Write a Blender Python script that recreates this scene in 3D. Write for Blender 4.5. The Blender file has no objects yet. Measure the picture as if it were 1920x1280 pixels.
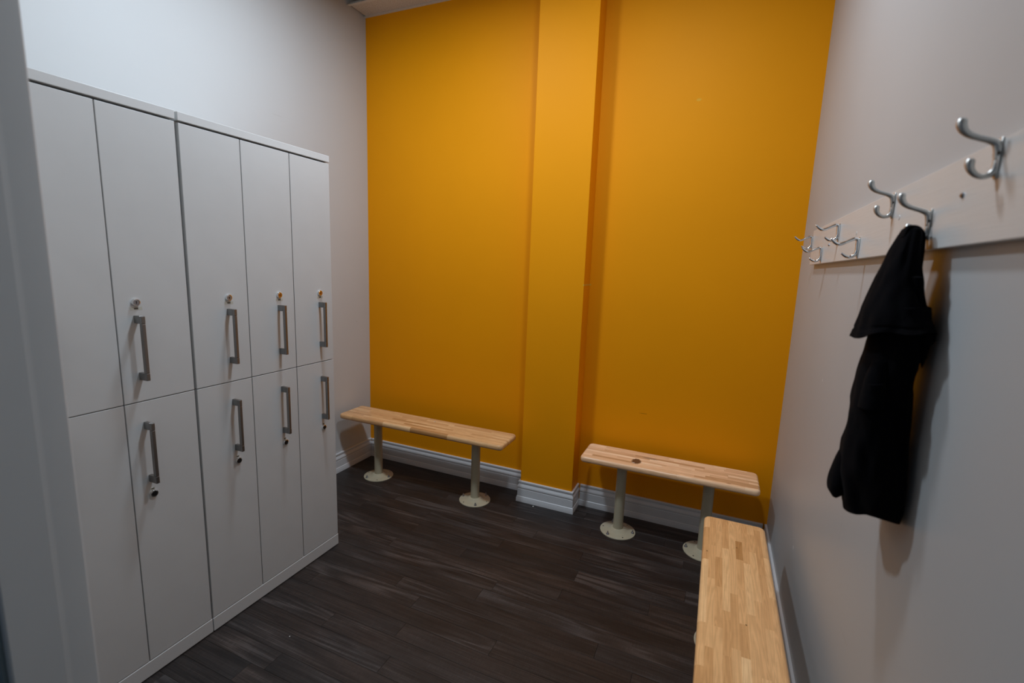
import bpy, bmesh, math, random
from mathutils import Vector, Matrix

random.seed(7)
S = bpy.context.scene
COL = S.collection
PI = math.pi

# ------------------------------------------------------------------ camera
W, H = 2.637, 3.0016            # room width (x), ceiling height (z); back wall is y = 0, the room runs towards -y
cam_d = bpy.data.cameras.new('camera')
cam_d.sensor_width = 36.0
cam_d.lens = 888.57 * 36.0 / 1920.0
cam_d.clip_start = 0.01
cam_d.dof.use_dof = True
cam_d.dof.focus_distance = 2.3
cam_d.dof.aperture_fstop = 2.8
cam = bpy.data.objects.new('camera', cam_d)
COL.objects.link(cam)
rx, ry, rz = math.radians(-9.165), math.radians(-2.0702), math.radians(23.2783)
R = Matrix.Rotation(rz, 3, 'Z') @ Matrix.Rotation(rx, 3, 'X') @ Matrix.Rotation(ry, 3, 'Y')
right, fwd, up = R.col[0], R.col[1], R.col[2]
M = Matrix((right, up, -fwd)).transposed().to_4x4()
M.translation = Vector((2.2858, -2.7027, 1.4457))
cam.matrix_world = M
S.camera = cam

# ------------------------------------------------------------------ world, lights, exposure
wd = bpy.data.worlds.new('hall_light')
S.world = wd
wd.use_nodes = True
wb = wd.node_tree.nodes['Background']
wb.inputs[0].default_value = (0.62, 0.78, 1.0, 1)
wb.inputs[1].default_value = 0.10
S.view_settings.view_transform = 'Standard'
S.view_settings.look = 'None'
S.view_settings.gamma = 1.0
S.view_settings.use_curve_mapping = False
S.view_settings.exposure = 0.0

LIGHTS = [(0.95, -1.20, 20.0, (0.79, 0.945, 1.10)), (1.90, -1.16, 13.5, (0.82, 0.95, 1.09))]
for i, (lx, ly, pw, c) in enumerate(LIGHTS):
    ld = bpy.data.lights.new('downlight_lamp', 'AREA')
    ld.shape = 'DISK'
    ld.size = 0.20
    ld.energy = pw
    ld.color = c
    lo = bpy.data.objects.new('downlight_lamp', ld)
    lo.location = (lx, ly, H - 0.022)
    COL.objects.link(lo)

# ------------------------------------------------------------------ helpers
def lin(r, g, b):
    f = lambda c: (c / 255 / 12.92) if c <= 10 else (((c / 255) + 0.055) / 1.055) ** 2.4
    return (f(r), f(g), f(b), 1)

class NT:
    """thin wrapper that wires shader nodes"""
    def __init__(self, name):
        self.m = bpy.data.materials.new(name)
        self.m.use_nodes = True
        self.t = self.m.node_tree
        self.b = self.t.nodes['Principled BSDF']
    def n(self, kind, **kw):
        nd = self.t.nodes.new('ShaderNode' + kind)
        for k, v in kw.items():
            if k.startswith('i_'):
                key = k[2:]
                nd.inputs[int(key) if key.isdigit() else key.replace('_', ' ')].default_value = v
            else:
                setattr(nd, k, v)
        return nd
    def l(self, a, b):
        self.t.links.new(a, b)
    def math(self, op, a, b=None, c=None):
        nd = self.n('Math', operation=op)
        for i, v in enumerate((a, b, c)):
            if v is None: continue
            if isinstance(v, (int, float)): nd.inputs[i].default_value = v
            else: self.l(v, nd.inputs[i])
        return nd.outputs[0]
    def mix(self, fac, a, b, blend='MIX'):
        nd = self.n('Mix', data_type='RGBA', blend_type=blend)
        for sock, v in ((nd.inputs[0], fac), (nd.inputs[6], a), (nd.inputs[7], b)):
            if isinstance(v, (int, float)): sock.default_value = v
            elif isinstance(v, tuple): sock.default_value = v
            else: self.l(v, sock)
        return nd.outputs[2]
    def ramp(self, fac, stops):
        nd = self.n('ValToRGB')
        cr = nd.color_ramp
        while len(cr.elements) < len(stops): cr.elements.new(0.5)
        for e, (p, c) in zip(cr.elements, stops):
            e.position = p
            e.color = c if isinstance(c, tuple) else (c, c, c, 1)
        self.l(fac, nd.inputs[0])
        return nd.outputs[0]
    def obj(self):
        return self.n('TexCoord').outputs['Object']
    def mapped(self, vec, scale=(1, 1, 1), loc=(0, 0, 0), rot=(0, 0, 0)):
        nd = self.n('Mapping')
        nd.inputs['Scale'].default_value = scale
        nd.inputs['Location'].default_value = loc
        nd.inputs['Rotation'].default_value = rot
        self.l(vec, nd.inputs['Vector'])
        return nd.outputs[0]
    def noise(self, vec, scale, detail=3, rough=0.5, dist=0):
        nd = self.n('TexNoise')
        nd.inputs['Scale'].default_value = scale
        nd.inputs['Detail'].default_value = detail
        nd.inputs['Roughness'].default_value = rough
        nd.inputs['Distortion'].default_value = dist
        self.l(vec, nd.inputs['Vector'])
        return nd.outputs['Fac']
    def bump(self, h, strength, dist=0.001):
        nd = self.n('Bump')
        nd.inputs['Strength'].default_value = strength
        nd.inputs['Distance'].default_value = dist
        self.l(h, nd.inputs['Height'])
        self.l(nd.outputs[0], self.b.inputs['Normal'])
    def set(self, color=None, rough=None, metal=None, spec=None):
        if color is not None:
            if isinstance(color, tuple): self.b.inputs['Base Color'].default_value = color
            else: self.l(color, self.b.inputs['Base Color'])
        if rough is not None:
            if isinstance(rough, (int, float)): self.b.inputs['Roughness'].default_value = rough
            else: self.l(rough, self.b.inputs['Roughness'])
        if metal is not None: self.b.inputs['Metallic'].default_value = metal
        if spec is not None: self.b.inputs['Specular IOR Level'].default_value = spec
        return self.m
    def spots(self, vec, base, marks):
        """small scuffs of their own: (centre, radii xyz, colour)"""
        for c, r, colr in marks:
            mp = self.mapped(vec, tuple(1 / q for q in r), tuple(-cc / q for cc, q in zip(c, r)))
            wob = self.noise(vec, 220, 2)
            ln = self.n('VectorMath', operation='LENGTH')
            self.l(mp, ln.inputs[0])
            d = self.math('ADD', ln.outputs['Value'], self.math('MULTIPLY', wob, 0.9))
            f = self.ramp(d, [(0.0, 1.0), (0.75, 1.0), (1.0, 0.0)]) if False else self.math('LESS_THAN', d, 1.15)
            base = self.mix(f, base, colr)
        return base

def paint(name, rgb, rough=0.5, var=0.04, bump=0.25, marks=(), spec=0.5):
    k = NT(name)
    v = k.obj()
    big = k.noise(v, 1.3, 3)
    c = k.mix(k.ramp(big, [(0.3, 0.0), (0.7, 1.0)]), tuple(x * (1 - var) for x in rgb[:3]) + (1,), tuple(min(1, x * (1 + var)) for x in rgb[:3]) + (1,))
    if marks: c = k.spots(v, c, marks)
    k.bump(k.noise(v, 380, 2, 0.6), bump, 0.0006)
    return k.set(c, rough, spec=spec)

def plain(name, rgb, rough=0.5, metal=0.0, spec=None, bump=0, bscale=300):
    k = NT(name)
    if bump:
        k.bump(k.noise(k.obj(), bscale, 3), bump, 0.0005)
    v = k.noise(k.obj(), 9, 3)
    c = k.mix(v, tuple(x * 0.96 for x in rgb[:3]) + (1,), tuple(min(1, x * 1.04) for x in rgb[:3]) + (1,))
    return k.set(c, rough, metal, spec)

M_ORANGE = paint('orange_wall_paint', (0.88, 0.322, 0.002, 1), 0.55, 0.03, 0.22,
    marks=[((1.955, 0, 0.635), (0.034, 1, 0.0016), (0.30, 0.10, 0.004, 1)), ((1.60, -0.0, 1.35), (0.010, 1, 0.006), (0.72, 0.42, 0.05, 1)),
           ((2.10, 0, 2.30), (0.016, 1, 0.010), (0.82, 0.40, 0.03, 1))], spec=0.12)
M_WHITE = paint('cool_white_wall_paint', (0.59, 0.60, 0.60, 1), 0.5, 0.025, 0.2,
    marks=[((0, -0.13, 1.02), (1, 0.004, 0.004), (0.28, 0.26, 0.24, 1)), ((0, -0.72, 2.20), (1, 0.05, 0.003), (0.55, 0.55, 0.55, 1))])
M_RIGHT = paint('pale_grey_wall_paint', (0.48, 0.48, 0.475, 1), 0.42, 0.03, 0.25,
    marks=[((W, -0.745, 0.425), (1, 0.007, 0.012), (0.85, 0.85, 0.83, 1)), ((W, -0.834, 1.096), (1, 0.004, 0.006), (0.85, 0.85, 0.83, 1)),
           ((W, -0.775, 0.37), (1, 0.003, 0.010), (0.42, 0.41, 0.40, 1)), ((W, -1.30, 0.80), (1, 0.004, 0.05), (0.46, 0.45, 0.44, 1)),
           ((W, -1.463, 0.60), (1, 0.05, 0.004), (0.46, 0.45, 0.44, 1))])
M_HALL = paint('blue_grey_hall_face', (0.20, 0.27, 0.30, 1), 0.5)  # dark blue-grey base colour for the hall side of the wall
M_JAMB = plain('grey_white_frame_paint', (0.62, 0.655, 0.67), 0.4, bump=0.1)
M_TRIM = plain('white_trim_paint', (0.70, 0.705, 0.715), 0.32, bump=0.05)
M_BOARD = None
M_LAM = plain('white_laminate', (0.62, 0.62, 0.61), 0.38, bump=0.04, bscale=900)
M_LAMEDGE = plain('white_laminate_edge', (0.66, 0.66, 0.65), 0.34)
M_DARK = plain('dark_cabinet_inside', (0.06, 0.06, 0.062), 0.8)
M_CREAM = plain('cream_powder_coat', (0.48, 0.425, 0.30), 0.13, bump=0.05)
M_CHROME = plain('chrome', (0.80, 0.80, 0.80), 0.10, 1.0)
M_STEEL = plain('zinc_bolt', (0.42, 0.43, 0.46), 0.35, 1.0)
M_CORE_REFLECT = plain('orange_reflection_lock_core', (0.62, 0.42, 0.22), 0.25, 1.0)  # orange reflection of the yellow wall put into the core's metal colour
M_NICKEL = plain('brushed_nickel', (0.60, 0.59, 0.56), 0.38, 1.0)
M_HANDLE = plain('brushed_steel_handle', (0.27, 0.26, 0.25), 0.36, 1.0)
M_BLACK = plain('black_keyhole', (0.006, 0.006, 0.007), 0.4)
M_TAPE = plain('yellowed_clear_tape', (0.55, 0.54, 0.47), 0.2)
M_MARK = plain('dark_label_print', (0.10, 0.085, 0.07), 0.6)
M_CHIP = plain('off_white_crumb', (0.75, 0.74, 0.70), 0.7)
M_GRID = plain('white_grid_metal', (0.62, 0.60, 0.55), 0.4)
M_DECK = plain('dark_plenum', (0.055, 0.07, 0.075), 0.8)
M_LENS = NT('lamp_lens')
M_LENS.b.inputs['Emission Color'].default_value = (1, 0.98, 0.95, 1)
M_LENS.b.inputs['Emission Strength'].default_value = 12
M_LENS = M_LENS.set((0.9, 0.9, 0.9, 1), 0.5)

def board_mat():
    k = NT('white_painted_wood')
    v = k.obj()
    g = k.noise(k.mapped(v, (1, 1.5, 60)), 6, 4, 0.6, 0.4)
    c = k.mix(g, (0.62, 0.60, 0.57, 1), (0.72, 0.70, 0.67, 1))
    k.bump(g, 0.25, 0.001)
    return k.set(c, 0.28)
M_BOARD = board_mat()

def cloth_mat():
    k = NT('black_cotton_jersey')
    v = k.obj()
    k.bump(k.noise(v, 900, 2), 0.3, 0.0006)
    k.b.inputs['Sheen Weight'].default_value = 0.012
    return k.set((0.0022, 0.0020, 0.0028, 1), 0.95, spec=0.05)
M_CLOTH = cloth_mat()

def tile_mat():
    k = NT('speckled_acoustic_tile')
    v = k.obj()
    n = k.noise(v, 160, 4, 0.7)
    c = k.ramp(n, [(0.33, (0.36, 0.31, 0.25, 1)), (0.5, (0.62, 0.57, 0.50, 1)), (0.7, (0.68, 0.63, 0.56, 1))])
    k.bump(n, 0.6, 0.003)
    return k.set(c, 0.9)
M_TILE = tile_mat()

def plank_mat():
    k = NT('charcoal_vinyl_plank')
    v = k.obj()
    rnd = k.n('ObjectInfo').outputs['Random']
    off = k.n('CombineXYZ')
    k.l(k.math('MULTIPLY', rnd, 37.0), off.inputs[0]); k.l(k.math('MULTIPLY', rnd, 91.0), off.inputs[1])
    add = k.n('VectorMath', operation='ADD')
    k.l(v, add.inputs[0]); k.l(off.outputs[0], add.inputs[1])
    p = add.outputs[0]
    # cathedral figure: rings of a long stretched distorted field
    f = k.noise(k.mapped(p, (0.75, 9.5, 1)), 1.0, 1.5, 0.4, 0.12)
    rings = k.math('SINE', k.math('MULTIPLY', f, 70.0))
    rings = k.math('MULTIPLY_ADD', rings, 0.5, 0.5)
    where = k.ramp(k.noise(k.mapped(p, (1.3, 6, 1)), 1.0, 1), [(0.48, 0.0), (0.62, 1.0)])
    streak = k.noise(k.mapped(p, (1.3, 95, 1)), 2.0, 5, 0.65)
    fine = k.noise(k.mapped(p, (6, 420, 1)), 1.6, 3, 0.6)
    cross = k.noise(k.mapped(p, (420, 30, 1)), 1.0, 2, 0.6)
    blot = k.noise(k.mapped(p, (2.2, 16, 1)), 1.6, 3, 0.6)
    a = k.math('MULTIPLY_ADD', k.math('MULTIPLY', rings, where), 0.20, k.math('MULTIPLY', streak, 0.66))
    a = k.math('ADD', a, k.math('MULTIPLY', fine, 0.30))
    a = k.math('ADD', a, k.math('MULTIPLY', k.math('MULTIPLY', cross, blot), 0.50))
    a = k.math('ADD', a, k.math('MULTIPLY', blot, 0.16))
    a = k.math('ADD', a, k.math('MULTIPLY_ADD', rnd, 0.08, -0.04))
    c = k.ramp(a, [(0.50, (0.0075, 0.0058, 0.0053, 1)), (0.65, (0.0205, 0.0158, 0.0142, 1)), (0.80, (0.040, 0.032, 0.029, 1)), (0.95, (0.080, 0.068, 0.063, 1))])
    warm = k.mix(k.ramp(k.noise(p, 1.7, 2), [(0.4, 0.0), (0.65, 1.0)]), (0.92, 0.98, 1.04, 1), (1.12, 1.0, 0.93, 1))
    c = k.mix(1.0, c, warm, 'MULTIPLY')
    k.bump(a, 0.25, 0.0012)
    return k.set(c, 0.46, spec=0.4)
M_PLANK = plank_mat()

def stave_mat(name, tint=(1, 1, 1), knots=()):
    k = NT(name)
    v = k.obj()
    rnd = k.n('ObjectInfo').outputs['Random']
    off = k.n('CombineXYZ')
    k.l(k.math('MULTIPLY', rnd, 53.0), off.inputs[0]); k.l(k.math('MULTIPLY', rnd, 29.0), off.inputs[1])
    add = k.n('VectorMath', operation='ADD')
    k.l(v, add.inputs[0]); k.l(off.outputs[0], add.inputs[1])
    p = add.outputs[0]
    base = k.ramp(rnd, [(0.0, (0.50, 0.28, 0.125, 1)), (0.06, (0.66, 0.40, 0.205, 1)), (0.35, (0.76, 0.485, 0.265, 1)), (0.75, (0.83, 0.56, 0.32, 1)), (1.0, (0.90, 0.66, 0.41, 1))])
    f = k.noise(k.mapped(p, (1.6, 26, 26)), 1.5, 2, 0.5, 0.4)
    rings = k.math('MULTIPLY_ADD', k.math('SINE', k.math('MULTIPLY', f, 55)), 0.5, 0.5)
    st = k.noise(k.mapped(p, (5, 190, 190)), 1.4, 4, 0.6)
    fig = k.noise(p, 26, 3, 0.6)
    a = k.math('ADD', k.math('MULTIPLY', rings, 0.35), k.math('ADD', k.math('MULTIPLY', st, 0.45), k.math('MULTIPLY', fig, 0.35)))
    g = k.ramp(a, [(0.25, (1.10, 1.08, 1.05, 1)), (0.85, (0.84, 0.79, 0.74, 1))])
    c = k.mix(1.0, base, g, 'MULTIPLY')
    pep = k.noise(k.mapped(p, (40, 170, 40)), 1.0, 2)
    c = k.mix(k.ramp(pep, [(0.77, 0.0), (0.83, 0.6)]), c, (0.30, 0.15, 0.06, 1))
    c = k.mix(1.0, c, tint + (1,), 'MULTIPLY')
    if knots: c = k.spots(v, c, knots)
    k.bump(st, 0.06, 0.0005)
    return k.set(c, 0.26, spec=0.45)

def tag(o, label=None, cat=None, group=None, kind=None):
    if label: o['label'] = label
    if cat: o['category'] = cat
    if group: o['group'] = group
    if kind: o['kind'] = kind
    return o

def empty(name, loc, label, cat, group=None, rotz=0.0):
    o = bpy.data.objects.new(name, None)
    o.empty_display_size = 0.05
    o.location = loc
    o.rotation_euler = (0, 0, rotz)
    COL.objects.link(o)
    return tag(o, label, cat, group)

def link(name, bm, mats, parent=None, loc=None, smooth=None):
    me = bpy.data.meshes.new(name)
    bm.normal_update()
    bm.to_mesh(me)
    bm.free()
    for m in (mats if isinstance(mats, (list, tuple)) else [mats]): me.materials.append(m)
    if smooth is not None:
        for p in me.polygons: p.use_smooth = True
        me.set_sharp_from_angle(angle=math.radians(smooth))
    o = bpy.data.objects.new(name, me)
    COL.objects.link(o)
    if parent: o.parent = parent
    if loc: o.location = loc
    return o

def inst(name, src, parent, loc):
    o = src.copy()
    o.name = name
    COL.objects.link(o)
    o.parent = parent
    o.location = loc
    return o

def box(bm, x0, x1, y0, y1, z0, z1, mi=0, bev=0.0, seg=1):
    vs = [bm.verts.new(p) for p in ((x0, y0, z0), (x1, y0, z0), (x1, y1, z0), (x0, y1, z0), (x0, y0, z1), (x1, y0, z1), (x1, y1, z1), (x0, y1, z1))]
    fs = [bm.faces.new([vs[i] for i in f]) for f in ((3, 2, 1, 0), (4, 5, 6, 7), (0, 1, 5, 4), (1, 2, 6, 5), (2, 3, 7, 6), (3, 0, 4, 7))]
    for f in fs: f.material_index = mi
    if bev:
        es = list({e for f in fs for e in f.edges})
        r = bmesh.ops.bevel(bm, geom=es, offset=bev, segments=seg, profile=0.5, affect='EDGES')
        for f in r['faces']: f.material_index = mi
    return fs

def boxobj(name, b, mat, parent=None, bev=0.0, seg=1, origin=None):
    bm = bmesh.new()
    ox, oy, oz = origin or (0, 0, 0)
    box(bm, b[0] - ox, b[1] - ox, b[2] - oy, b[3] - oy, b[4] - oz, b[5] - oz, 0, bev, seg)
    return link(name, bm, mat, parent, origin)

def lathe(bm, prof, n=28, c=(0, 0, 0), axis='Z', mi=0):
    """prof: list of (r, h)"""
    rings = []
    for r, h in prof:
        ring = []
        for i in range(n):
            t = 2 * PI * i / n
            a, b = r * math.cos(t), r * math.sin(t)
            p = (a, b, h) if axis == 'Z' else (h, a, b)
            ring.append(bm.verts.new((p[0] + c[0], p[1] + c[1], p[2] + c[2])))
        rings.append(ring)
    for q in range(len(rings) - 1):
        for i in range(n):
            f = bm.faces.new((rings[q][i], rings[q][(i + 1) % n], rings[q + 1][(i + 1) % n], rings[q + 1][i]))
            f.material_index = mi
    for ring, rev in ((rings[0], True), (rings[-1], False)):
        f = bm.faces.new(ring[::-1] if rev else ring)
        f.material_index = mi

def spline(pts, k=6):
    P = [Vector(p) for p in pts]
    out = []
    for i in range(len(P) - 1):
        a, b, c, d = P[max(i - 1, 0)], P[i], P[i + 1], P[min(i + 2, len(P) - 1)]
        for j in range(k):
            t = j / k
            out.append(0.5 * ((2 * b) + (c - a) * t + (2 * a - 5 * b + 4 * c - d) * t * t + (3 * b - a - 3 * c + d) * t ** 3))
    out.append(P[-1])
    return out

def tube(bm, pts, radii, n=10, k=6, mi=0, flat=1.0):
    """round bar through pts lying in a plane y = const; radii per pt; flat scales the width in y"""
    P = spline(pts, k)
    Rr = spline([(r, 0, 0) for r in radii], k)
    rings = []
    for i, p in enumerate(P):
        t = (P[min(i + 1, len(P) - 1)] - P[max(i - 1, 0)]).normalized()
        s = Vector((0, 1, 0))
        u = t.cross(s).normalized()
        r = Rr[i].x
        rings.append([bm.verts.new(p + u * (r * math.cos(2 * PI * j / n)) + s * (r * flat * math.sin(2 * PI * j / n))) for j in range(n)])
    # rounded ends
    def cap(ring, centre, d, r):
        prev = ring
        for q in (0.5, 0.85):
            cc = centre + d * r * q
            sc = math.sqrt(1 - q * q)
            nr = [bm.verts.new(cc + (v.co - centre) * sc) for v in ring]
            for j in range(n):
                bm.faces.new((prev[j], prev[(j + 1) % n], nr[(j + 1) % n], nr[j])).material_index = mi
            prev = nr
        bm.faces.new(prev).material_index = mi
    for i in range(len(rings) - 1):
        for j in range(n):
            bm.faces.new((rings[i][j], rings[i][(j + 1) % n], rings[i + 1][(j + 1) % n], rings[i + 1][j])).material_index = mi
    cap(rings[0], P[0], (P[0] - P[1]).normalized(), Rr[0].x)
    cap(rings[-1], P[-1], (P[-1] - P[-2]).normalized(), Rr[-1].x)

def fix(bm):
    bmesh.ops.recalc_face_normals(bm, faces=bm.faces[:])

# ------------------------------------------------------------------ room shell
Y1 = -4.0                              # how far the right wall, floor and ceiling run behind the doorway
XC0, XC1, DC = 1.2709, 1.599, 0.1304   # pillar on the back wall
def struct(name, b, mat, bev=0.0):
    o = boxobj(name, b, mat, None, bev)
    return tag(o, kind='structure')

struct('wall_back', (-0.12, W + 0.12, 0.0, 0.12, -0.02, 3.55), M_ORANGE)
struct('wall_pillar', (XC0, XC1, -DC, 0.0, 0.0, H), M_ORANGE, 0.0015)
struct('wall_left', (-0.12, 0.0, -2.447, 0.0, -0.02, 3.55), M_WHITE)
struct('wall_right', (W, W + 0.12, Y1, 0.0, -0.02, 3.55), M_RIGHT)
XF = 1.444
bm = bmesh.new()
box(bm, -0.12, XF - 0.012, -2.440, -2.352, 0.0, H)
tag(link('wall_front', bm, M_WHITE), kind='structure')
bm = bmesh.new()
box(bm, -0.12, XF - 0.013, -2.452, -2.441, 0.0, H)
tag(link('wall_hall', bm, M_HALL), kind='structure')

# doorway lining the camera looks through: jamb and stop
door = bpy.data.objects.new('door_1', None)
door.location = (XF, -2.40, 0)
COL.objects.link(door)
tag(door, kind='structure')
def prism(bm, pts, z0, z1):
    lo = [bm.verts.new((x, y_, z0)) for x, y_ in pts]
    hi = [bm.verts.new((x, y_, z1)) for x, y_ in pts]
    n = len(pts)
    for i in range(n): bm.faces.new((lo[i], lo[(i + 1) % n], hi[(i + 1) % n], hi[i]))
    bm.faces.new(lo[::-1]); bm.faces.new(hi)
    bmesh.ops.recalc_face_normals(bm, faces=bm.faces[:])
bm = bmesh.new()
prism(bm, [(-0.012, -0.047), (-0.002, -0.047), (0.0, -0.045), (0.0, 0.0085), (-0.012, 0.0085)], 0.0, H)
link('door_jamb', bm, M_JAMB, door, smooth=40)
bm = bmesh.new()
prism(bm, [(-0.012, 0.0086), (0.0, 0.0086), (-0.0002, 0.0100), (-0.0011, 0.0145), (-0.0013, 0.0175), (-0.0013, 0.0445), (-0.0018, 0.0468), (-0.0036, 0.0480), (-0.012, 0.0480)], 0.0, H)  # edge slopes back from the jamb, shaped to catch light as a bright line
link('door_stop', bm, M_JAMB, door, smooth=50)

# floor: sub floor and every plank
fl = struct('floor', (-0.12, W + 0.12, Y1, 0.12, -0.06, -0.0035), M_DARK)
PW = 0.080
PMESH = {}
y = -0.004 + 0.0
row = 0
edge0 = -0.724 + PW * 9       # a joint seen at y = -0.724 fixes the rows
ytop = edge0
while ytop > Y1 + 0.01:
    ya, yb = ytop - PW, ytop
    yb2 = min(yb, -0.0005)
    L = 0.914
    x = -random.random() * L
    if abs(yb - (-0.724)) < 0.01: x = 2.14 - 3 * L
    if abs(yb - (-0.884)) < 0.09 and abs(yb - (-0.884)) < 0.01: x = 1.477 - 2 * L
    if abs(yb - (-1.124)) < 0.01: x = 1.216 - 2 * L
    while x < W:
        xa, xb = max(x, 0.0005), min(x + L, W - 0.0005)
        if xb - xa > 0.02 and not (yb2 - ya < 0.01):
            key = (round(xb - xa, 3), round(yb2 - ya, 3))
            cx, cy = (xa + xb) / 2, (ya + yb2) / 2
            if key not in PMESH:
                hx, hy = (xb - xa) / 2 - 0.0003, (yb2 - ya) / 2 - 0.0003
                bm = bmesh.new()
                c = 0.0005
                lo = [bm.verts.new(p) for p in ((-hx, -hy, -0.0035), (hx, -hy, -0.0035), (hx, hy, -0.0035), (-hx, hy, -0.0035))]
                md = [bm.verts.new((v.co.x, v.co.y, -c)) for v in lo]
                tp = [bm.verts.new((math.copysign(hx - c, v.co.x), math.copysign(hy - c, v.co.y), 0)) for v in lo]
                for a, b in ((lo, md), (md, tp)):
                    for i in range(4): bm.faces.new((a[i], a[(i + 1) % 4], b[(i + 1) % 4], b[i]))
                bm.faces.new(tp)
                o = link('plank', bm, M_PLANK, fl, (cx, cy, 0))
                PMESH[key] = o
            else:
                inst('plank', PMESH[key], fl, (cx, cy, 0))
        x += L
    ytop -= PW

# ceiling: dark deck, hung grid, tiles (the one in the back left corner is out)
ce = struct('ceiling', (-0.12, W + 0.12, Y1, 0.12, 3.50, 3.56), M_DECK)
bm = bmesh.new()
box(bm, 0.0, W, -0.020, 0.0, H - 0.002, H)
box(bm, 0.0, W, -0.0025, -0.0005, H, H + 0.022)
tag(link('trim_1', bm, M_GRID), kind='structure')
rows = [-0.010, -0.162]
while rows[-1] > Y1: rows.append(max(rows[-1] - 0.61, Y1))
cols = [0.011, 0.60, 1.21, 1.82, 2.43, W - 0.003]
first = True
TM = {}
for r in range(len(rows) - 1):
    for q in range(len(cols) - 1):
        if r == 1 and q == 0: continue
        x0, x1, y0, y1 = cols[q], cols[q + 1], rows[r + 1], rows[r]
        key = (round(x1 - x0, 3), round(y1 - y0, 3))
        if key in TM:
            inst('tile', TM[key], ce, ((x0 + x1) / 2, (y0 + y1) / 2, H + 0.001))
        else:
            bm = bmesh.new()
            hx, hy = (x1 - x0) / 2 - 0.002, (y1 - y0) / 2 - 0.002
            box(bm, -hx, hx, -hy, hy, 0, 0.016, 0, 0.002)
            TM[key] = link('tile', bm, M_TILE, ce, ((x0 + x1) / 2, (y0 + y1) / 2, H + 0.001))
for yy in rows[1:-1]:
    boxobj('grid_bar', (0.004, W - 0.004, yy - 0.010, yy + 0.010, H - 0.002, H), M_GRID, ce)
for xx in cols[1:-1]:
    boxobj('grid_bar', (xx - 0.010, xx + 0.010, Y1, -0.02, H - 0.0035, H - 0.0021), M_GRID, ce)

# baseboards: one milled profile, swept and mitred
HB = 0.133
PROF = [(0.0, 0.0), (0.0185, 0.0), (0.0185, 0.024), (0.0165, 0.0285), (0.0165, 0.033), (0.0135, 0.036), (0.0130, 0.082),
        (0.0112, 0.084), (0.0112, 0.0865), (0.0142, 0.090), (0.0150, 0.096), (0.0135, 0.102), (0.0095, 0.108), (0.0080, 0.116),
        (0.0100, 0.119), (0.0108, 0.124), (0.0108, 0.130), (0.0090, HB), (0.0, HB)]
def baseboard(name, path, closed_ends=True):
    """path: floor points along the wall, the room on the left side of the walk"""
    P = [Vector((p[0], p[1])) for p in path]
    bm = bmesh.new()
    rings = []
    for i, p in enumerate(P):
        d0 = (P[i] - P[i - 1]).normalized() if i else (P[1] - P[0]).normalized()
        d1 = (P[i + 1] - P[i]).normalized() if i < len(P) - 1 else d0
        n0, n1 = Vector((-d0.y, d0.x)), Vector((-d1.y, d1.x))
        m = (n0 + n1).normalized()
        m = m / max(0.2, m.dot(n0))
        rings.append([bm.verts.new((p.x + m.x * t, p.y + m.y * t, z)) for t, z in PROF])
    for a, b in zip(rings, rings[1:]):
        for i in range(len(PROF) - 1): bm.faces.new((a[i], a[i + 1], b[i + 1], b[i]))
    bm.faces.new(rings[0]); bm.faces.new(rings[-1][::-1])
    fix(bm)
    return tag(link(name, bm, M_TRIM, smooth=25), kind='structure')
g = 0.0004
baseboard('baseboard_right', [(W - g, -3.98), (W - g, -0.002)])
baseboard('baseboard_back_right', [(W - 0.019, -g), (XC1 + 0.0195, -g)])
baseboard('baseboard_pillar', [(XC1 + g, -0.001), (XC1 + g, -DC - g), (XC0 - g, -DC - g), (XC0 - g, -0.001)])
baseboard('baseboard_back_left', [(XC0 - 0.0195, -g), (0.019, -g)])
baseboard('baseboard_left', [(g, -0.002), (g, -0.985)])

# ceiling lamps (the two round lights that light the room)
for i, (lx, ly, pw, c) in enumerate(LIGHTS):
    t = empty('ceiling_light', (lx, ly, H), ('round white ceiling downlight nearer the locker side of the room', 'round white ceiling downlight nearer the hook rail wall')[i], 'lamp', 'ceiling downlights')
    bm = bmesh.new()
    lathe(bm, [(0.083, -0.004), (0.095, -0.014), (0.108, -0.012), (0.114, -0.004)], 32)
    link('trim_ring', bm, M_GRID, t, smooth=40)
    bm = bmesh.new()
    lathe(bm, [(0.0845, -0.011), (0.0845, -0.007)], 32)
    link('lens', bm, M_LENS, t)

# ------------------------------------------------------------------ lockers
LX = 0.6176
ZT, ZM, ZP = 1.899, 0.969, 0.058
def handle_mesh():
    bm = bmesh.new()
    hl = 0.206
    for z in (-hl / 2, hl / 2 - 0.024):
        box(bm, 0.0, 0.0285, -0.0055, 0.0055, z, z + 0.024, 0, 0.0008)
    box(bm, 0.0290, 0.0400, -0.0055, 0.0055, -hl / 2, -hl / 2 + 0.024, 0, 0.0015, 2)
    box(bm, 0.0290, 0.0400, -0.0055, 0.0055, hl / 2 - 0.024, hl / 2, 0, 0.0015, 2)
    box(bm, 0.0284, 0.0292, -0.0048, 0.0048, -hl / 2 + 0.001, -hl / 2 + 0.0235, 0)
    box(bm, 0.0284, 0.0292, -0.0048, 0.0048, hl / 2 - 0.0235, hl / 2 - 0.001, 0)
    box(bm, 0.0265, 0.0398, -0.0053, 0.0053, -hl / 2 + 0.0245, hl / 2 - 0.0245, 0, 0.0015, 2)
    box(bm, 0.029, 0.038, -0.004, 0.004, -hl / 2 + 0.02, hl / 2 - 0.02, 0)
    return bm
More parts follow.
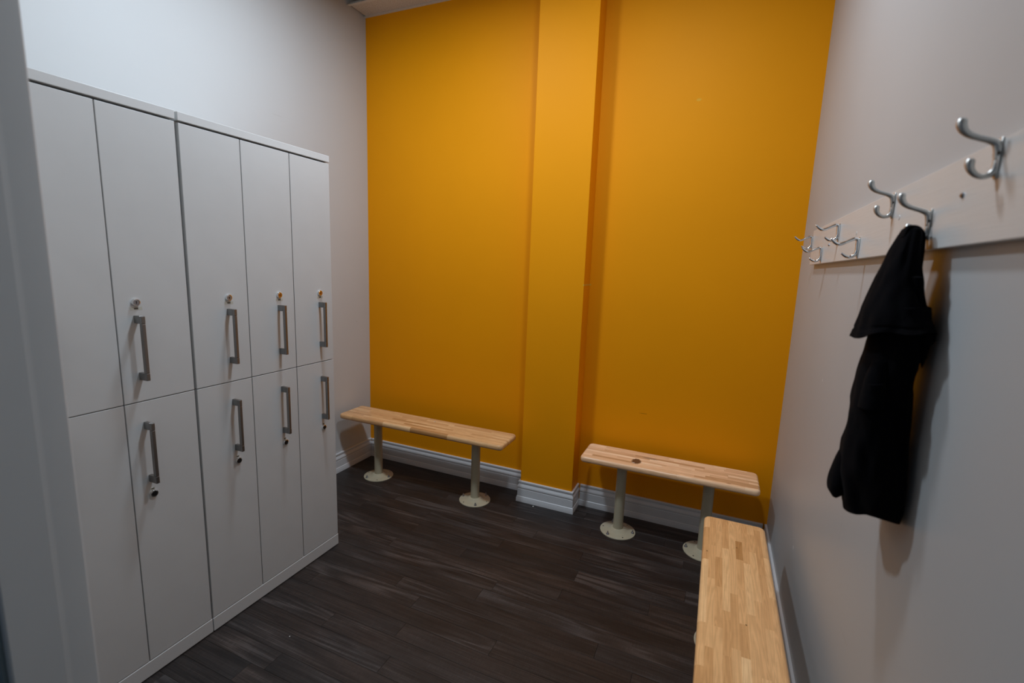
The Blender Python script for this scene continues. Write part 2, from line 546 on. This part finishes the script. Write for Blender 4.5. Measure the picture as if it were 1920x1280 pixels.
def lock_mesh(core):
    bm = bmesh.new()
    lathe(bm, [(0.0125, 0.0), (0.0125, 0.003), (0.0112, 0.0065), (0.0088, 0.0068), (0.0084, 0.0050)], 24, axis='X', mi=0)
    lathe(bm, [(0.0083, 0.0040), (0.0083, 0.0058), (0.0076, 0.0064)], 20, axis='X', mi=1)
    box(bm, 0.0060, 0.0068, -0.0011, 0.0011, -0.0050, 0.0030, 2)
    box(bm, 0.0060, 0.0068, -0.0020, 0.0020, 0.0008, 0.0034, 2)
    return bm
def tape_mesh(w, h, mw):
    bm = bmesh.new()
    box(bm, 0, 0.0003, -w / 2, w / 2, -h / 2, h / 2, 0)
    box(bm, 0.0003, 0.0006, -mw / 2, mw / 2, -h * 0.26, h * 0.26, 1)
    return bm
def door_mesh(w, h):
    bm = bmesh.new()
    box(bm, -0.018, 0, -w / 2, w / 2, -h / 2, h / 2, 0, 0.0011, 2)
    return bm
PROTO = {}
def proto_part(key, name, make, mats, parent, loc, smooth=None, label=None):
    if key in PROTO:
        o = inst(name, PROTO[key], parent, loc)
        if 'label' in o: del o['label']
    else:
        o = link(name, make(), mats, parent, loc, smooth)
        PROTO[key] = o
    if label: o['label'] = label
    return o

def locker_unit(y_far, y_near, ndoor, label, handles, cores, tilt=0.0):
    """y_far > y_near; the front faces +x at LX. handles: offset of the handle from the far edge of each column"""
    yc = (y_far + y_near) / 2
    t = empty('locker_cabinet', (0.31, yc, 0.0), label, 'locker', 'white locker cabinets')
    t.rotation_euler = (tilt, 0, 0)
    o = lambda x, y, z: (x - 0.31, y - yc, z)
    def pbox(name, x0, x1, y0, y1, z0, z1, mat, bev=0.0):
        bm = bmesh.new()
        box(bm, x0 - 0.31, x1 - 0.31, y0 - yc, y1 - yc, z0, z1, 0, bev, 2)
        return link(name, bm, mat, t)
    # carcass: sides, back, shelf; the dark inside shows only in the joints
    bm = bmesh.new()
    for a, b, c2, d, e, f in ((0.022, LX - 0.019, y_near, y_near + 0.016, 0.006, ZT - 0.029), (0.022, LX - 0.019, y_far - 0.016, y_far, 0.006, ZT - 0.029)):
        box(bm, a - 0.31, b - 0.31, c2 - yc, d - yc, e, f, 0)
    box(bm, 0.022 - 0.31, LX - 0.021 - 0.31, y_near + 0.0165 - yc, y_far - 0.0165 - yc, ZP, ZT - 0.030, 1)
    link('carcass', bm, [M_LAM, M_DARK], t)
    pbox('top_panel', 0.020, LX + 0.0015, y_near, y_far, ZT - 0.0275, ZT, M_LAMEDGE, 0.0012)
    pbox('plinth', 0.030, LX + 0.0015, y_near, y_far, 0.004, ZP, M_LAMEDGE, 0.0012)
    dw = (y_far - y_near) / ndoor
    for i in range(ndoor):
        dy = y_far - dw * (i + 0.5)
        for lvl in (0, 1):
            z0, z1 = ((ZM + 0.0015, ZT - 0.0345) if lvl else (ZP + 0.003, ZM - 0.0015))
            key = (round(dw, 3), lvl)
            dz = (z0 + z1) / 2
            d = proto_part(('door',) + key, 'door', lambda: door_mesh(dw - 0.0032, z1 - z0), M_LAM, t, o(LX, dy, dz))
            hy = dw / 2 - handles[i]
            hz = (1.1445 if lvl else 0.798) - dz
            proto_part('handle', 'handle', handle_mesh, M_HANDLE, d, (0, hy, hz))
            lz = (1.2885 if lvl else 0.650) - dz
            core = cores[i][lvl]
            proto_part('lock' + core, 'lock', lambda: lock_mesh(core), [M_CHROME, {'s': M_STEEL, 'b': M_CORE_REFLECT, 'k': M_BLACK}[core], M_BLACK], d, (0, hy + (0.003 if lvl else 0.0045), lz), 35,
                       {'s': 'silver lock with a keyhole', 'b': 'lock with a core tinted like the yellow wall reflected in it', 'k': 'lock with a black face'}[core])
            if lvl:
                proto_part('tape_upper', 'tape_label', lambda: tape_mesh(0.034, 0.010, 0.012), [M_TAPE, M_MARK], d, (0, hy + 0.004, lz - 0.0195))
            else:
                proto_part('tape_lower', 'tape_label', lambda: tape_mesh(0.014, 0.009, 0.009), [M_TAPE, M_MARK], d, (0, hy + 0.0035, lz + 0.0165))
    return t
locker_unit(-0.9875, -1.6455, 3, 'white locker cabinet three doors wide, the one nearer the yellow wall',
            [0.080, 0.080, 0.083], [('k', 'b'), ('k', 'b'), ('k', 's')])
locker_unit(-1.6490, -2.0880, 2, 'white locker cabinet two doors wide, between the three-door cabinet and the grey door frame',
            [0.165, 0.165], [('k', 's'), ('k', 's')], tilt=0.0028)

# ------------------------------------------------------------------ benches
BT = 0.033
def seat_bm(L, w):
    bm = bmesh.new()
    box(bm, -L / 2, L / 2, -w / 2, w / 2, -BT, 0)
    ve = [e for e in bm.edges if abs(e.verts[0].co.z - e.verts[1].co.z) > 0.01]
    bmesh.ops.bevel(bm, geom=ve, offset=0.026, segments=7, profile=0.5, affect='EDGES')
    he = [e for e in bm.edges if len(e.link_faces) == 2 and abs(abs(e.link_faces[0].normal.z) - abs(e.link_faces[1].normal.z)) > 0.5]
    bmesh.ops.bevel(bm, geom=he, offset=0.0125, segments=5, profile=0.5, affect='EDGES')
    return bm
def cut(bm, co, no):
    r = bmesh.ops.bisect_plane(bm, geom=bm.verts[:] + bm.edges[:] + bm.faces[:], dist=1e-6, plane_co=co, plane_no=no, clear_outer=True)
    es = [g_ for g_ in r['geom_cut'] if isinstance(g_, bmesh.types.BMEdge)]
    if es: bmesh.ops.edgeloop_fill(bm, edges=es)
BOLT_BM = None
def bench(loc, L, w, rotz, label, mat, poles, bolt_rot, seed, nrow=11):
    """built along local x; loc is the floor point under the middle"""
    rr = random.Random(seed)
    t = empty('locker_room_bench', loc, label, 'bench', 'butcher block benches on pedestals', rotz)
    src = seat_bm(L, w)
    sw = w / nrow
    ZS = 0.432
    for r in range(nrow):
        y0, y1 = -w / 2 + r * sw, -w / 2 + (r + 1) * sw
        strip = src.copy()
        if r > 0: cut(strip, (0, y0, 0), (0, -1, 0))
        if r < nrow - 1: cut(strip, (0, y1, 0), (0, 1, 0))
        xs = [-L / 2 - 0.01]
        xs.append(-L / 2 + rr.uniform(0.05, 0.30))
        while xs[-1] < L / 2 - 0.10: xs.append(xs[-1] + rr.uniform(0.12, 0.36))
        if xs[-1] > L / 2 - 0.04: xs[-1] = L / 2 + 0.01
        else: xs.append(L / 2 + 0.01)
        for a, b in zip(xs, xs[1:]):
            pc = strip.copy()
            if a > -L / 2: cut(pc, (a, 0, 0), (-1, 0, 0))
            if b < L / 2: cut(pc, (b, 0, 0), (1, 0, 0))
            fix(pc)
            link('stave', pc, mat, t, (0, 0, ZS), smooth=35)
        strip.free()
    src.free()
    for k, px in enumerate(poles):
        bm = bmesh.new()
        lathe(bm, [(0.0272, 0.012), (0.0272, ZS - BT - 0.006), (0.055, ZS - BT - 0.0055), (0.055, ZS - BT - 0.0005)], 32)
        p = link('pedestal', bm, M_CREAM, t, (px[0], px[1], 0), 35)
        bm = bmesh.new()
        lathe(bm, [(0.0965, 0.0), (0.0965, 0.0035), (0.093, 0.0055), (0.070, 0.0075), (0.055, 0.0095), (0.047, 0.0135), (0.040, 0.0180), (0.0335, 0.0205), (0.0285, 0.0215), (0.0275, 0.0215)], 44)
        link('base_flange', bm, M_CREAM, p, smooth=50)
        for q in range(6):
            a = math.radians(bolt_rot[k] + 60 * q)
            c = (0.0815 * math.cos(a), 0.0815 * math.sin(a), 0.0066)
            bm = bmesh.new()
            if q % 2 == 0:
                lathe(bm, [(0.0085, -0.001), (0.0085, 0.0012)], 16)
                lathe(bm, [(0.0066, 0.0012), (0.0066, 0.0062), (0.0056, 0.0072)], 6)
                lathe(bm, [(0.0033, 0.006), (0.0033, 0.0150), (0.0026, 0.0160)], 10)
                proto_part('bolt', 'bolt', lambda: bm, M_STEEL, p, c) if 'bolt' not in PROTO else (bm.free(), inst('bolt', PROTO['bolt'], p, c))
            else:
                bm.free()
                if 'hole' not in PROTO:
                    b2 = bmesh.new()
                    lathe(b2, [(0.0036, 0.0), (0.0036, 0.0006)], 12)
                    PROTO['hole'] = link('bolt_hole', b2, M_BLACK, p, c)
                else:
                    inst('bolt_hole', PROTO['hole'], p, c)
    return t
ms1 = stave_mat('maple_bench_tan', (1.03, 0.96, 0.84), knots=[((0.686 - 0.647, -0.198 + 0.262, 0), (0.010, 0.006, 0.05), (0.80, 0.66, 0.52, 1)), ((0.692 - 0.647, -0.203 + 0.262, 0), (0.005, 0.004, 0.05), (0.12, 0.05, 0.02, 1))])
ms2 = stave_mat('maple_bench_pale', (1.36, 1.36, 1.48), knots=[((1.967 - 2.117, -0.218 + 0.18, 0), (0.034, 0.050, 0.05), (0.14, 0.065, 0.035, 1)), ((2.03 - 2.117, -0.145 + 0.18, 0), (0.055, 0.014, 0.05), (0.46, 0.29, 0.17, 1)),
     ((1.955 - 2.117, -0.243 + 0.18, 0), (0.012, 0.006, 0.05), (0.60, 0.52, 0.46, 1)), ((2.418 - 2.117, -0.274 + 0.18, 0), (0.016, 0.004, 0.05), (0.28, 0.15, 0.07, 1))])
ms3 = stave_mat('maple_bench_honey', (1.18, 1.06, 0.88), knots=[((0.33, 0.097, 0), (0.004, 0.004, 0.05), (0.12, 0.06, 0.03, 1)), ((0.402, -0.004, 0), (0.004, 0.004, 0.05), (0.16, 0.08, 0.03, 1)), ((-0.02, -0.018, 0), (0.005, 0.003, 0.05), (0.22, 0.12, 0.05, 1))])
bench((0.647, -0.262, 0), 1.192, 0.228, 0, 'maple bench against the yellow wall left of the pillar, beside the lockers', ms1,
      [(0.283 - 0.647, 0.002), (1.020 - 0.647, 0.007)], [-118, 180], 3)
bench((2.117, -0.180, 0), 0.882, 0.232, 0, 'short pale maple bench right of the yellow pillar, with a big dark knot', ms2,
      [(1.893 - 2.117, -0.018), (2.335 - 2.117, -0.018)], [-120, 180], 5)
bench((2.434, -1.262, 0), 1.228, 0.228, PI / 2, 'honey maple bench along the grey wall below the black shirt', ms3,
      [(0.415, 0.012), (-0.415, 0.012)], [90, 90], 11, 10)

# ------------------------------------------------------------------ coat rack
BX = W - 0.0195                     # face of the rail
rack = empty('coat_rack', (W, -1.32, 1.56), 'long white wooden coat rail with silver double hooks on the grey wall', 'coat rack')
def rk(x, y, z): return (x - W, y + 1.32, z - 1.56)
bm = bmesh.new()
p0, p1 = rk(BX, -2.23, 1.4965), rk(W - 0.0006, -0.385, 1.6345)
box(bm, p0[0], p1[0], p0[1], p1[1], p0[2], p1[2], 0, 0.0012, 2)
for v in bm.verts: v.co.z -= 0.0072 * v.co.y
link('board', bm, M_BOARD, rack)
def wire_hook():
    """thin polished hook: long dipping upper prong, small lower J"""
    bm = bmesh.new()
    f = lambda pts: [(-a, 0, b) for a, b in pts]
    tube(bm, f([(0.002, -0.040), (0.0035, -0.018), (0.0045, -0.003), (0.012, 0.0002), (0.022, -0.004), (0.034, -0.0105), (0.046, -0.0145), (0.056, -0.0095), (0.0645, -0.001)]),
         [0.0052, 0.0050, 0.0050, 0.0046, 0.0042, 0.0041, 0.0041, 0.0040, 0.0030], 10, 6)
    tube(bm, f([(0.003, -0.028), (0.0055, -0.039), (0.012, -0.0455), (0.020, -0.0480), (0.029, -0.0445), (0.0365, -0.0385)]),
         [0.0046, 0.0046, 0.0044, 0.0041, 0.0039, 0.0030], 10, 6)
    for sx in (0,):
        tube(bm, f([(0.0010, -0.050), (0.0016, -0.025), (0.0010, 0.004)]), [0.0016, 0.0022, 0.0016], 12, 4, flat=3.2)
    for z in (0.0, -0.046):
        lathe(bm, [(0.0024, -0.0032), (0.0024, -0.004)], 8, c=(0, 0.0, z), axis='X')
    fix(bm)
    return bm
def ball_hook():
    """satin hook with ball ends: rising upper prong, lower J"""
    bm = bmesh.new()
    f = lambda pts: [(-a, 0, b) for a, b in pts]
    tube(bm, f([(0.0015, -0.020), (0.003, -0.007), (0.006, 0.001), (0.013, 0.0055), (0.024, 0.0095), (0.035, 0.014), (0.0425, 0.0200), (0.0465, 0.0275), (0.0468, 0.0320)]),
         [0.0048, 0.0052, 0.0050, 0.0044, 0.0041, 0.0044, 0.0052, 0.0062, 0.0062], 12, 6)
    tube(bm, f([(0.0015, -0.022), (0.003, -0.034), (0.0075, -0.0395), (0.0145, -0.0415), (0.0225, -0.0385), (0.0285, -0.0315), (0.0305, -0.0245), (0.0303, -0.0215)]),
         [0.0046, 0.0047, 0.0042, 0.0038, 0.0040, 0.0048, 0.0056, 0.0056], 12, 6)
    tube(bm, f([(0.0010, -0.044), (0.0018, -0.018), (0.0010, 0.008)]), [0.0018, 0.0026, 0.0018], 14, 4, flat=2.8)
    lathe(bm, [(0.0028, -0.0036), (0.0028, -0.0050)], 10, c=(0, 0.0052, -0.012), axis='X', mi=1)
    lathe(bm, [(0.0028, -0.0036), (0.0028, -0.0050)], 10, c=(0, -0.0052, -0.012), axis='X', mi=1)
    fix(bm)
    return bm
hw = hb_ = None
for yy, zz in ((-0.390, 1.603), (-0.630, 1.547), (-0.875, 1.607), (-1.145, 1.547)):
    loc = rk(BX, yy, zz)
    if hw is None:
        hw = link('hook', wire_hook(), M_CHROME, rack, loc, 60); hw['label'] = 'thin polished double hook'
    else:
        inst('hook', hw, rack, loc)
for yy, zz in ((-1.390, 1.621), (-1.613, 1.561), (-1.820, 1.6305)):
    loc = rk(BX, yy, zz)
    if hb_ is None:
        hb_ = link('hook', ball_hook(), [M_NICKEL, M_BLACK], rack, loc, 60); hb_['label'] = 'satin double hook with ball ends'
    else:
        inst('hook', hb_, rack, loc)
bm = bmesh.new()
lathe(bm, [(0.0045, 0.0), (0.0045, -0.0012), (0.0036, -0.0028), (0.0012, -0.0030)], 16, axis='X', mi=0)
box(bm, -0.0034, -0.0029, -0.0026, 0.0026, -0.0005, 0.0005, 1)
fix(bm)
sc = link('screw', bm, [M_STEEL, M_BLACK], rack, rk(BX, -1.727, 1.577), 40)
inst('screw', sc, rack, rk(BX, -0.741, 1.553))
bm = bmesh.new()
lathe(bm, [(0.0055, 0.0), (0.0050, -0.0008), (0.0020, -0.0004)], 14, axis='X')
fix(bm)
fs_ = link('screw_cover', bm, M_BOARD, rack, rk(BX, -1.438, 1.573), 40)
inst('screw_cover', fs_, rack, rk(BX, -1.095, 1.566))

# ------------------------------------------------------------------ black T-shirt on the middle satin hook
shirt = empty('t_shirt', (2.59, -1.622, 0.975), 'plain black short-sleeved T-shirt hanging crumpled from a rail hook', 'clothing')
from mathutils import noise as mnoise
def loft(name, levels, freq, n=48, amp=0.2, seed=0, sub=5, hem=None, seam=False):
    """cloth tube through levels (z, xc, yc, half depth, half width); folds press inwards only"""
    L = spline([l[:3] for l in levels], sub)
    A = spline([(l[3], l[4], 0) for l in levels], sub)
    bm = bmesh.new()
    rings = []
    N = len(L)
    for i in range(N):
        s = i / (N - 1)
        z0, xc, yc = L[i]
        a, b = max(A[i].x, 0.001), max(A[i].y, 0.002)
        ring = []
        for j in range(n):
            t = 2 * PI * j / n
            ct, st = math.cos(t), math.sin(t)
            w = mnoise.noise(Vector((ct * freq + seed * 3.1, st * freq, z0 * 9 + 1.2 * ct))) + 0.5 * mnoise.noise(Vector((ct * freq * 2.3, st * freq * 2.3 + seed, z0 * 22)))
            w = max(0.0, w + 0.15) * amp * min(1, 4 * s + 0.1)
            x = xc + a * (1 - w) * ct
            y = yc + b * (1 - w) * st
            z = z0
            if hem: z += hem(t) * max(0.0, (s - 0.55) / 0.45) ** 1.5
            if seam and 0.86 < s < 0.90:
                x = xc + (x - xc) * 0.975; y = yc + (y - yc) * 0.975
            lim = (BX - 0.003) if z > 1.49 else (W - 0.004)
            ring.append(bm.verts.new((min(x, lim) - 2.59, y + 1.622, z - 0.975)))
        rings.append(ring)
    for p, q in zip(rings, rings[1:]):
        for j in range(n): bm.faces.new((p[j], p[(j + 1) % n], q[(j + 1) % n], q[j]))
    top = rings[0]
    ct_ = sum((v.co for v in top), Vector()) / n
    r2 = [bm.verts.new(ct_ + (v.co - ct_) * 0.55 + Vector((0, 0, 0.0025))) for v in top]
    for j in range(n): bm.faces.new((r2[j], r2[(j + 1) % n], top[(j + 1) % n], top[j]))
    bm.faces.new(r2)
    last = rings[-1]                       # the hem turns inwards and runs up inside
    c = sum((v.co for v in last), Vector()) / n
    inn = [bm.verts.new(c + (v.co - c) * 0.90 + Vector((0, 0, v.co.z - c.z)) * 0.1) for v in last]
    upv = [bm.verts.new(c + (v.co - c) * 0.80 + Vector((0, 0, 0.045))) for v in last]
    for p, q in ((last, inn), (inn, upv)):
        for j in range(n): bm.faces.new((p[j], p[(j + 1) % n], q[(j + 1) % n], q[j]))
    bm.faces.new(upv)
    fix(bm)
    return link(name, bm, M_CLOTH, shirt, smooth=60)
SH = [(1.5375,2.5864,-1.6220,0.0050,0.0171),(1.5338,2.5901,-1.6220,0.0130,0.0302),(1.5273,2.5905,-1.6220,0.0163,0.0348),(1.5189,2.5896,-1.6220,0.0189,0.0384),
 (1.4963,2.5866,-1.6220,0.0238,0.0454),(1.4773,2.5851,-1.6220,0.0270,0.0498),(1.4484,2.5827,-1.6220,0.0329,0.0580),(1.4096,2.5816,-1.6220,0.0415,0.0702),
 (1.3704,2.5830,-1.6220,0.0528,0.0859),(1.3487,2.5839,-1.6220,0.0594,0.0951),(1.3376,2.5834,-1.6220,0.0626,0.0997)]
BODY = [(1.4486,2.5880,-1.6220,0.0224,0.0433),(1.4100,2.5892,-1.6220,0.0304,0.0545),(1.3710,2.5919,-1.6220,0.0377,0.0648),(1.3314,2.5936,-1.6220,0.0426,0.0716),
 (1.2906,2.5898,-1.6220,0.0430,0.0723),(1.2645,2.5853,-1.6220,0.0421,0.0710),(1.1966,2.5838,-1.6220,0.0478,0.0789),(1.1543,2.5846,-1.6220,0.0488,0.0803),
 (1.1008,2.5868,-1.6220,0.0506,0.0829),(1.0577,2.5902,-1.6220,0.0514,0.0840),(1.0142,2.5948,-1.6220,0.0489,0.0805),(0.9927,2.5975,-1.6220,0.0465,0.0765),(0.9790,2.5990,-1.6220,0.0440,0.0740)]
LUMP = [(1.1524,2.5690,-1.6000,0.0095,0.0233),(1.1188,2.5570,-1.6000,0.0109,0.0251),(1.0843,2.5488,-1.6000,0.0142,0.0291),(1.0441,2.5477,-1.6000,0.0203,0.0363),
 (1.0198,2.5426,-1.6000,0.0151,0.0301),(1.0064,2.5403,-1.6000,0.0055,0.0186)]
RS = [(1.4492,2.5939,-1.6600,0.0116,0.0271),(1.4126,2.6019,-1.6600,0.0109,0.0262),(1.3759,2.6113,-1.6600,0.0151,0.0317),(1.3484,2.6190,-1.6600,0.0155,0.0334),
 (1.3312,2.6191,-1.6600,0.0109,0.0262),(1.3151,2.6200,-1.6600,0.0088,0.0234),(1.2986,2.6197,-1.6600,0.0050,0.0170)]
# t = 180 deg is the side away from the wall, 270 deg the side towards the doorway
loft('body', BODY, 1.6, 56, 0.17, 3, 5, lambda t: 0.032 * (0.5 - 0.5 * math.sin(t)) ** 1.4 + 0.003 * math.sin(3 * t + 0.6))
loft('sleeve', SH, 1.3, 52, 0.22, 8, 5, lambda t: 0.020 * math.sin(t + PI) * (1 if math.sin(t) < 0 else 0.3) + 0.006 * math.cos(t) + 0.003 * math.sin(5 * t), True)
loft('sleeve', RS, 1.4, 28, 0.30, 5, 5, lambda t: 0.006 * math.sin(3 * t), True)
loft('hem_fold', LUMP, 1.2, 28, 0.15, 6, 5)
# sleeve end crushed inside the front fold
CU = [(1.30, 2.566, -1.665, 0.012, 0.016), (1.27, 2.562, -1.668, 0.016, 0.022), (1.24, 2.560, -1.672, 0.018, 0.026), (1.215, 2.559, -1.674, 0.019, 0.028)]
loft('sleeve_cuff', CU, 1.2, 24, 0.12, 2, 4, lambda t: 0.004 * math.cos(t))
# ribbed collar lying over the hook, its edge running down the doorway side
bm = bmesh.new()
cp = [(2.5755, -1.632, 1.520), (2.5790, -1.634, 1.5345), (2.5870, -1.637, 1.5375), (2.5960, -1.641, 1.5340), (2.6030, -1.648, 1.5230), (2.6055, -1.656, 1.500), (2.6065, -1.660, 1.470), (2.6080, -1.662, 1.44)]
tube(bm, [(a_ - 2.59, 0, c_ - 0.975) for a_, b_, c_ in cp], [0.0030] * 8, 10, 5, flat=3.6)
for v in bm.verts: v.co.y += -0.014
fix(bm)
link('collar', bm, M_CLOTH, shirt, smooth=60)

# ------------------------------------------------------------------ crumbs on the floor
for (cx, cy, r, lab) in ((1.375, -0.170, 0.0045, 'small white crumb on the dark floor in front of the pillar baseboard'), (0.895, -1.537, 0.0022, 'tiny pale crumb on the dark floor in front of the lockers')):
    bm = bmesh.new()
    bmesh.ops.create_icosphere(bm, subdivisions=2, radius=r)
    for v in bm.verts:
        v.co *= random.uniform(0.75, 1.15)
        v.co.z = max(v.co.z * 0.7, -r * 0.5)
    o = link('crumb', bm, M_CHIP, None, (cx, cy, r * 0.5), 50)
    tag(o, lab, 'crumb')
